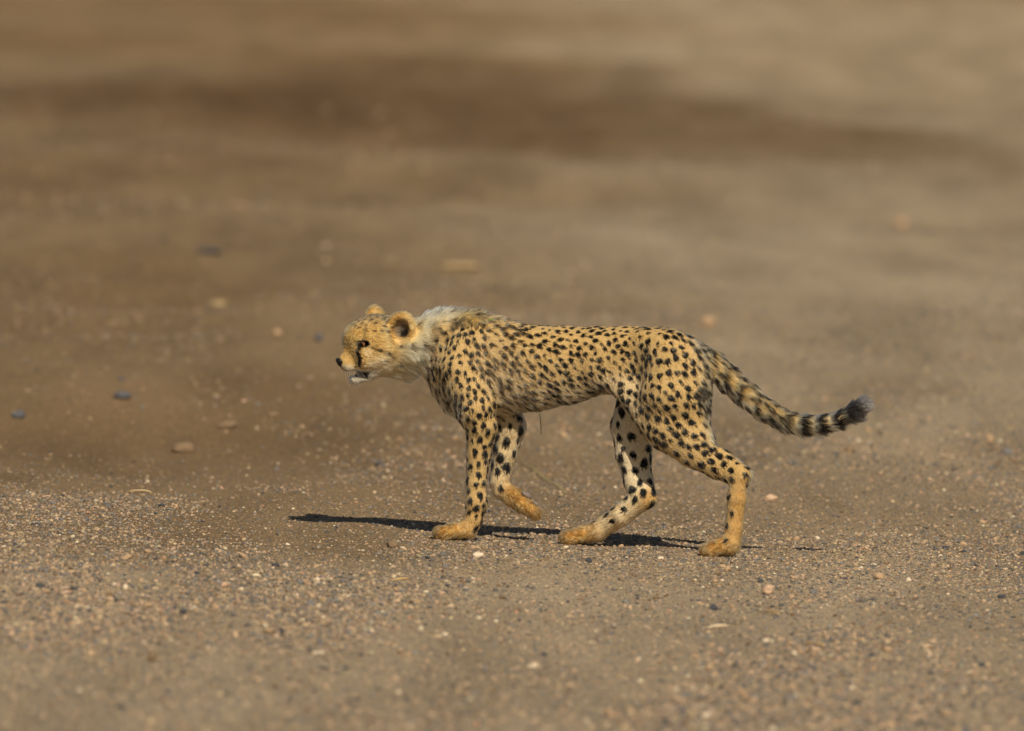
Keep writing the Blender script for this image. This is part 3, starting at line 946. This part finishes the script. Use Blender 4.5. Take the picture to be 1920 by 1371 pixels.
# ------------------------------------------------------------------ gravel: grit and small pebbles nobody could count
def rand_rot(n):
    q = rng.normal(size=(n, 4)); q /= np.linalg.norm(q, axis=1, keepdims=True)
    w, x, y, z = q.T
    return np.stack([np.stack([1 - 2 * (y * y + z * z), 2 * (x * y - z * w), 2 * (x * z + y * w)], -1),
                     np.stack([2 * (x * y + z * w), 1 - 2 * (x * x + z * z), 2 * (y * z - x * w)], -1),
                     np.stack([2 * (x * z - y * w), 2 * (y * z + x * w), 1 - 2 * (x * x + y * y)], -1)], 1)
PAL = np.array([[.40, .29, .18], [.46, .32, .205], [.30, .225, .15], [.17, .155, .14], [.12, .11, .10], [.075, .070, .068], [.18, .115, .065], [.60, .50, .35], [.38, .22, .13]])
def palette(n, x, y):
    warm = vnoise(x / .8 + 2, y / 4 + 5, 21)
    pw = np.array([.20, .12, .24, .15, .09, .04, .12, .02, .02])
    pg = np.array([.11, .06, .19, .27, .17, .08, .11, .012, .01])
    cw, cg = np.cumsum(pw), np.cumsum(pg)
    u = rng.random(n)
    iw = np.searchsorted(cw / cw[-1], u); ig = np.searchsorted(cg / cg[-1], u)
    ix = np.where(rng.random(n) < warm, iw, ig)
    return PAL[np.clip(ix, 0, 8)] * rng.uniform(.75, 1.2, (n, 1)) * rng.normal(1, .03, (n, 3))
bm = bmesh.new(); bmesh.ops.create_icosphere(bm, subdivisions=1, radius=1)
ICO_V = np.array([v.co[:] for v in bm.verts]); ICO_F = np.array([[v.index for v in f.verts] for f in bm.faces]); bm.free()
OCT_V = np.array([[1, 0, 0], [-1, 0, 0], [0, 1, 0], [0, -1, 0], [0, 0, 1], [0, 0, -1]], float)
OCT_F = np.array([[0, 2, 4], [2, 1, 4], [1, 3, 4], [3, 0, 4], [2, 0, 5], [1, 2, 5], [3, 1, 5], [0, 3, 5]])
def patchy(x, y):
    """share of the loose stones lying at a place: the track is swept bare in parts"""
    d = vnoise(x / .55 + 11, y / 2.2, 31) * .6 + vnoise(x / .2, y / .9 + 3, 32) * .4
    bare = sstep(-.2, -.75, x) * sstep(.6, 1.8, y) * sstep(14, 9, y)           # finer brown soil ahead of the cub
    return np.clip(.30 + 1.2 * sstep(.32, .68, d) - .9 * bare, .10, 1.4)
def scatter(n, xr, yr, spread):
    x = rng.uniform(*xr, n * 2); y = rng.uniform(*yr, n * 2)
    x = x * (1 + spread * np.maximum(y, 0))
    keep = rng.random(n * 2) * 1.4 < patchy(x, y)
    return x[keep][:n], y[keep][:n]
def pebble_field(name, specs, BVv, BFf, mtl, smooth):
    Vs, Fs, Cs = [], [], []; base_i = 0
    for (n, xr, yr, spread, r0, r1, pw_) in specs:
        x, y = scatter(n, xr, yr, spread); n = len(x)
        r = r0 + (r1 - r0) * rng.random(n) ** pw_
        sh = np.stack([r * rng.uniform(.8, 1.25, n), r * rng.uniform(.8, 1.25, n), r * rng.uniform(.55, .95, n)], 1)
        loc = BVv[None] * (1 + .22 * rng.normal(size=(n, len(BVv), 1)).clip(-1.6, 1.6))
        loc = np.einsum('nij,nvj->nvi', rand_rot(n), loc) * sh[:, None, :]
        z = ground_h(x, y) + r * rng.uniform(-.05, .45, n)
        Vn = loc + np.stack([x, y, z], 1)[:, None, :]
        Vs.append(Vn.reshape(-1, 3))
        Fs.append((BFf[None] + (base_i + np.arange(n) * len(BVv))[:, None, None]).reshape(-1, 3))
        base_i += n * len(BVv)
        Cs.append(np.repeat(np.clip(palette(n, x, y), .02, .8), len(BVv), 0))
    o = bpy.data.objects.new(name, np_mesh(name, np.concatenate(Vs), np.concatenate(Fs), smooth, np.concatenate(Cs)))
    o.data.materials.append(mtl); link(o)
    return o
m, N, L, b = mat('gravel_stone')
a = N.new('ShaderNodeAttribute'); a.attribute_name = 'col'
nz = N.new('ShaderNodeTexNoise'); nz.inputs['Scale'].default_value = 420; nz.inputs['Detail'].default_value = 4
gm = N.new('ShaderNodeNewGeometry'); L.new(gm.outputs['Position'], nz.inputs['Vector'])
rp = N.new('ShaderNodeValToRGB'); rp.color_ramp.elements[0].color = (.6, .6, .6, 1); rp.color_ramp.elements[1].color = (1.3, 1.3, 1.3, 1)
L.new(nz.outputs[0], rp.inputs[0])
mx = N.new('ShaderNodeMix'); mx.data_type = 'RGBA'; mx.blend_type = 'MULTIPLY'; mx.inputs[0].default_value = 1
L.new(a.outputs['Color'], mx.inputs[6]); L.new(rp.outputs[0], mx.inputs[7]); L.new(mx.outputs[2], b.inputs['Base Color'])
b.inputs['Roughness'].default_value = .85; b.inputs['Specular IOR Level'].default_value = .25
STONE = m
gr = pebble_field('gravel', [(7000, (-1.6, 1.6), (-5.9, -1.3), 0.02, .0034, .0066, 1.8), (44000, (-1.7, 1.7), (-5.9, 3.5), 0.02, .0022, .0050, 2.0), (9000, (-1.8, 1.8), (3.5, 14), .03, .0032, .0068, 2.4),
                             (4000, (-1.6, 1.6), (14, 40), .04, .0045, .010, 2.4)], ICO_V, ICO_F, STONE, False)
tag(gr, 'loose mixed gravel of tan and grey chips strewn over the track', 'gravel', kind='stuff')
gt = pebble_field('grit', [(150000, (-1.6, 1.6), (-5.9, 3.2), 0.02, .0012, .0030, 1.6), (14000, (-1.8, 1.8), (3.2, 12), .03, .0025, .005, 1.6)], OCT_V, OCT_F, STONE, False)
tag(gt, 'fine grit and sand grains covering the track surface', 'grit', kind='stuff')

# ------------------------------------------------------------------ stones one can pick out
def stone_mesh(name, seed, flat=.7, sub=3, rough=.22, angular=.5):
    bm = bmesh.new(); bmesh.ops.create_icosphere(bm, subdivisions=sub, radius=1)
    rs = random.Random(seed); off_ = Vector((rs.uniform(-9, 9), rs.uniform(-9, 9), rs.uniform(-9, 9)))
    planes = [(Vector((rs.gauss(0, 1), rs.gauss(0, 1), rs.gauss(0, 1))).normalized(), rs.uniform(.62, .9)) for _ in range(9)]
    for v in bm.verts:
        c = v.co.normalized()
        r = 1 + rough * mnoise.noise(c * 1.6 + off_) + rough * .35 * mnoise.noise(c * 4.0 + off_)
        for n_, d_ in planes:
            k = c.dot(n_) * r
            if k > d_: r *= 1 - angular * (1 - d_ / k)
        v.co = Vector((c.x * r, c.y * r, c.z * r * flat))
    me = bpy.data.meshes.new(name); bm.to_mesh(me); bm.free()
    for p_ in me.polygons: p_.use_smooth = False
    return me
STM = {'tan': plain('stone_tan', (.40, .27, .16), .85, .2, 90, .3), 'cream': plain('stone_cream', (.62, .50, .36), .8, .25, 90, .25), 'tan2': plain('clod_tan', (.36, .26, .14), .95, .1, 60, .2), 'grey': plain('stone_grey', (.16, .15, .145), .85, .2, 110, .35),
       'slate': plain('stone_slate', (.095, .095, .105), .85, .2, 110, .4), 'dark': plain('stone_dark', (.055, .057, .066), .8, .25, 110, .4), 'brown': plain('stone_brown', (.20, .135, .08), .9, .15, 90, .35), 'pink': plain('stone_pink', (.52, .35, .23), .85, .2, 80, .3)}
def stone(px, py, wpx, hpx, colr, name, label, cat='stone', group=None, seed=None, sink=.18, rot=None, flat=None):
    q = G(px, py)
    dist = (q - cam.location).length
    hw_ = wpx / PX * dist / DIST / 2; hh = hpx / PX * dist / DIST / (2 - sink)
    sd = seed if seed is not None else int(px * 7 + py)
    me = stone_mesh(name, sd, 1.0)
    me.materials.append(STM[colr])
    o = bpy.data.objects.new(name, me)
    o.scale = (hw_, hw_ * random.Random(sd).uniform(.75, 1.1), hh)
    o.rotation_euler = (random.Random(sd).uniform(-.12, .12), random.Random(sd + 1).uniform(-.12, .12), 0)
    o.location = (q.x, q.y, q.z + hh * (1 - sink * 1.0) - .002)
    link(o); tag(o, label, cat, group)
    return o
stone(1440, 1114, 24, 21, 'pink', 'stone', 'angular pink and cream stone, the tallest lying behind the hind paws')
stone(1648, 1086, 22, 14, 'tan', 'stone', 'flat tan stone alone on the gravel below the tail tip')
stone(896, 1047, 22, 14, 'cream', 'stone', 'pale cream stone just in front of the standing forepaw')
stone(736, 1027, 26, 15, 'brown', 'stone', 'rounded brown stone near the shadow of the head')
stone(1338, 1145, 18, 15, 'dark', 'stone', 'small charcoal stone on the gravel in front of the hind paw')
stone(1104, 1055, 13, 12, 'dark', 'pebble', 'dark pebble just in front of the forward hind paw', 'pebble')
stone(1364, 1069, 15, 9, 'tan', 'pebble', 'rounded tan pebble just in front of the rear hind paw', 'pebble')
stone(1426, 1092, 13, 8, 'dark', 'pebble', 'dark pebble touching the angular pink stone', 'pebble')
stone(1061, 1028, 9, 7, 'cream', 'pebble', 'white pebble against the toes of the forward hind paw', 'pebble')
stone(1214, 1022, 13, 9, 'tan', 'pebble', 'tan pebble in the shadow between the hind paws', 'pebble')
stone(230, 752, 36, 16, 'slate', 'stone', 'blue black stone lying on bare soil ahead of the cub')
stone(228, 713, 15, 8, 'slate', 'stone', 'small dark stone beyond the blue black stone ahead of the cub')
stone(36, 785, 30, 17, 'slate', 'stone', 'dark jagged stone farthest ahead of the cub on bare soil')
stone(394, 508, 50, 10, 'slate', 'stone', 'long dark slab on the soil far beyond the nose')
stone(410, 572, 36, 10, 'tan2', 'stone', 'flat tan stone on the soil beyond the nose')
stone(520, 630, 20, 14, 'tan', 'stone', 'sandy stone on the soil close beyond the nose')
stone(597, 640, 16, 17, 'slate', 'stone', 'upright dark stone on the soil close beyond the nose')
stone(1327, 612, 27, 22, 'tan', 'stone', 'tan stone standing beyond the rump and tail base')
stone(1690, 427, 24, 18, 'tan', 'stone', 'tan stone standing alone far up the track beyond the tail')
stone(1592, 849, 21, 14, 'brown', 'stone', 'brown stone right under the tail tip')
stone(1857, 832, 16, 20, 'tan', 'stone', 'orange tan stone beyond the tail on smooth soil')
stone(1889, 852, 24, 14, 'grey', 'stone', 'grey stone beside the orange tan one beyond the tail')
stone(858, 512, 88, 12, 'tan2', 'soil_clod', 'broad sandy clod of earth beyond the shoulders', 'clod', sink=.6)
stone(310, 318, 30, 13, 'brown', 'stone', 'brown stone far away over the bare soil')
stone(345, 848, 50, 22, 'brown', 'soil_clod', 'crumbling brown clod of earth ahead of the chest', 'clod', sink=.3)
stone(425, 803, 44, 16, 'brown', 'soil_clod', 'low brown clod of earth just beyond the crumbling one', 'clod', sink=.4)
stone(512, 790, 22, 14, 'brown', 'soil_clod', 'small brown clod of earth closest to the chin', 'clod', sink=.3)
stone(1445, 940, 24, 14, 'pink', 'stone', 'pinkish stone beyond the rear hind leg')
stone(285, 1240, 19, 22, 'brown', 'stone', 'rust brown stone on the gravel before the cub')
stone(235, 1105, 10, 12, 'cream', 'pebble', 'cream pebble standing on edge on the open gravel', 'pebble')
stone(1335, 860, 20, 14, 'tan', 'pebble', 'tan pebble beyond the shank of the hind leg', 'pebble')

# loose pebbles: every one an object, alike ones share mesh and label
PEB = {}
for kcol, (lab, grp_) in {'tan': ('small tan pebble lying loose on the gravel track', 'tan pebbles on the track'),
                          'grey': ('small grey pebble lying loose on the gravel track', 'grey pebbles on the track'),
                          'cream': ('small cream pebble lying loose on the gravel track', 'cream pebbles on the track'),
                          'dark': ('small charcoal pebble lying loose on the gravel track', 'charcoal pebbles on the track')}.items():
    PEB[kcol] = ([], lab, grp_)
    for i_ in range(5):
        me = stone_mesh('pebble', 100 + i_ + 31 * len(kcol), .7, 2, .3, .6); me.materials.append(STM[kcol]); PEB[kcol][0].append(me)
n_p = 0
while n_p < 270:
    px_ = random.uniform(-20, 1940); py_ = 760 + 620 * random.random() ** .8
    q = G(px_, py_)
    if float(patchy(np.array([q.x]), np.array([q.y]))[0]) < .3 + random.random() * .9: continue
    if any(abs(px_ - a_) < 60 and abs(py_ - c_) < 26 for a_, c_ in ((850, 1000), (1075, 1008), (1350, 1032))): continue
    kcol = random.choices(['tan', 'grey', 'cream', 'dark'], [.58, .26, .06, .10])[0]
    me = random.choice(PEB[kcol][0])
    o = bpy.data.objects.new('pebble', me)
    r = .0055 + .0045 * random.random() ** 2.2
    o.scale = (r * random.uniform(.85, 1.3), r * random.uniform(.85, 1.2), r * random.uniform(.8, 1.15))
    o.rotation_euler = (random.uniform(-.4, .4), random.uniform(-.4, .4), random.uniform(0, 6.28))
    o.location = (q.x, q.y, q.z + r * random.uniform(.15, .5))
    word = {'tan': 'tan', 'grey': 'grey', 'cream': 'cream', 'dark': 'charcoal'}[kcol]
    zone = 'ahead of the nose' if q.x < -.42 else ('alongside the forelegs' if q.x < .03 else ('alongside the hind legs' if q.x < .5 else 'behind the tail'))
    lit = 'sunny side of the cub' if q.y < -.1 else 'shadow side of the cub'
    size = 'larger' if r > .0072 else 'small'
    shape = 'flat' if o.scale[2] < .95 * o.scale[0] else 'round'
    link(o); tag(o, f'{size} {shape} {word} pebble {zone} on the {lit}', 'pebble', f'{size} {shape} {word} pebbles {zone}, {lit}'); n_p += 1

# dry stalks
def stalk(name, pts, r, colr, label, cat, thick=.35):
    pts = [Vector(p_) for p_ in pts]
    bm = bmesh.new(); rings = []
    for i_, p_ in enumerate(pts):
        t = (pts[min(i_ + 1, len(pts) - 1)] - pts[max(i_ - 1, 0)]).normalized()
        s1 = t.cross(Vector((0, 0, 1))); s1 = s1.normalized() if s1.length > 1e-4 else Vector((1, 0, 0))
        s2 = s1.cross(t).normalized()
        k = r * (1 - .75 * abs(2 * i_ / (len(pts) - 1) - 1) ** 3)
        rings.append([bm.verts.new(p_ + s1 * k * math.cos(a) + s2 * k * thick * math.sin(a)) for a in [j_ * math.tau / 6 for j_ in range(6)]])
    for a, c in zip(rings[:-1], rings[1:]):
        for j_ in range(6): bm.faces.new((a[j_], a[(j_ + 1) % 6], c[(j_ + 1) % 6], c[j_]))
    bm.faces.new(rings[0][::-1]); bm.faces.new(rings[-1])
    bmesh.ops.recalc_face_normals(bm, faces=bm.faces)
    org = pts[0]
    for v in bm.verts: v.co -= org
    me = bpy.data.meshes.new(name); bm.to_mesh(me); bm.free()
    for p_ in me.polygons: p_.use_smooth = True
    me.materials.append(plain(name + '_material', colr, .7, .3, 300, .25))
    o = bpy.data.objects.new(name, me); o.location = org; link(o)
    return tag(o, label, cat, kind='thing')
def lying(pxa, pya, pxb, pyb, n=9, lift=.004, bow=.006):
    a, c = G(pxa, pya), G(pxb, pyb); out = []
    for i_ in range(n):
        t = i_ / (n - 1); q = a.lerp(c, t); q.x += bow * math.sin(t * 3.1)
        q.z = float(ground_h(q.x, q.y)) + lift + .004 * math.sin(t * math.pi)
        out.append(q)
    return out
stalk('straw', lying(735, 1092, 768, 1091), .0035, (.50, .33, .14), 'short yellow straw lying on gravel in front of the standing forepaw', 'straw', .8)
stalk('twig', lying(1325, 1181, 1366, 1180), .0042, (.55, .42, .28), 'pale peeled twig lying on gravel in front of the rear hind paw', 'twig', .9)
stalk('straw', lying(1418, 1150, 1462, 1157), .003, (.46, .31, .15), 'thin tan straw lying beside the angular pink stone', 'straw', .8)
stalk('straw', lying(238, 925, 285, 927), .004, (.46, .34, .18), 'pale straw on bare soil ahead of the head shadow', 'straw', .7)
stalk('dry_grass', lying(972, 864, 1062, 929, 13, .004), .0016, (.42, .36, .14), 'long dry grass stem lying behind the lifted forepaw', 'grass', .9)
stalk('straw', lying(1505, 1210, 1548, 1216), .004, (.42, .29, .14), 'brown straw half buried in the open gravel', 'straw', .7)
hang = [P(1011 + 3 * t + 1.5 * math.sin(3 * t), 772 + 44 * t, axis_y(1012) - .02) for t in np.linspace(0, 1, 8)]
stalk('hanging_grass', hang, .0022, (.03, .036, .012), 'dark green grass blade dangling from the belly fur', 'grass', .5)
lf = [P(914 + 14 * t, 600 - 5 * t + 7 * t * t, axis_y(920) - .024) for t in np.linspace(0, 1, 7)]
stalk('leaf_fragment', lf, .0045, (.13, .17, .03), 'tiny green leaf fragment caught in the shoulder fur', 'leaf', .35)
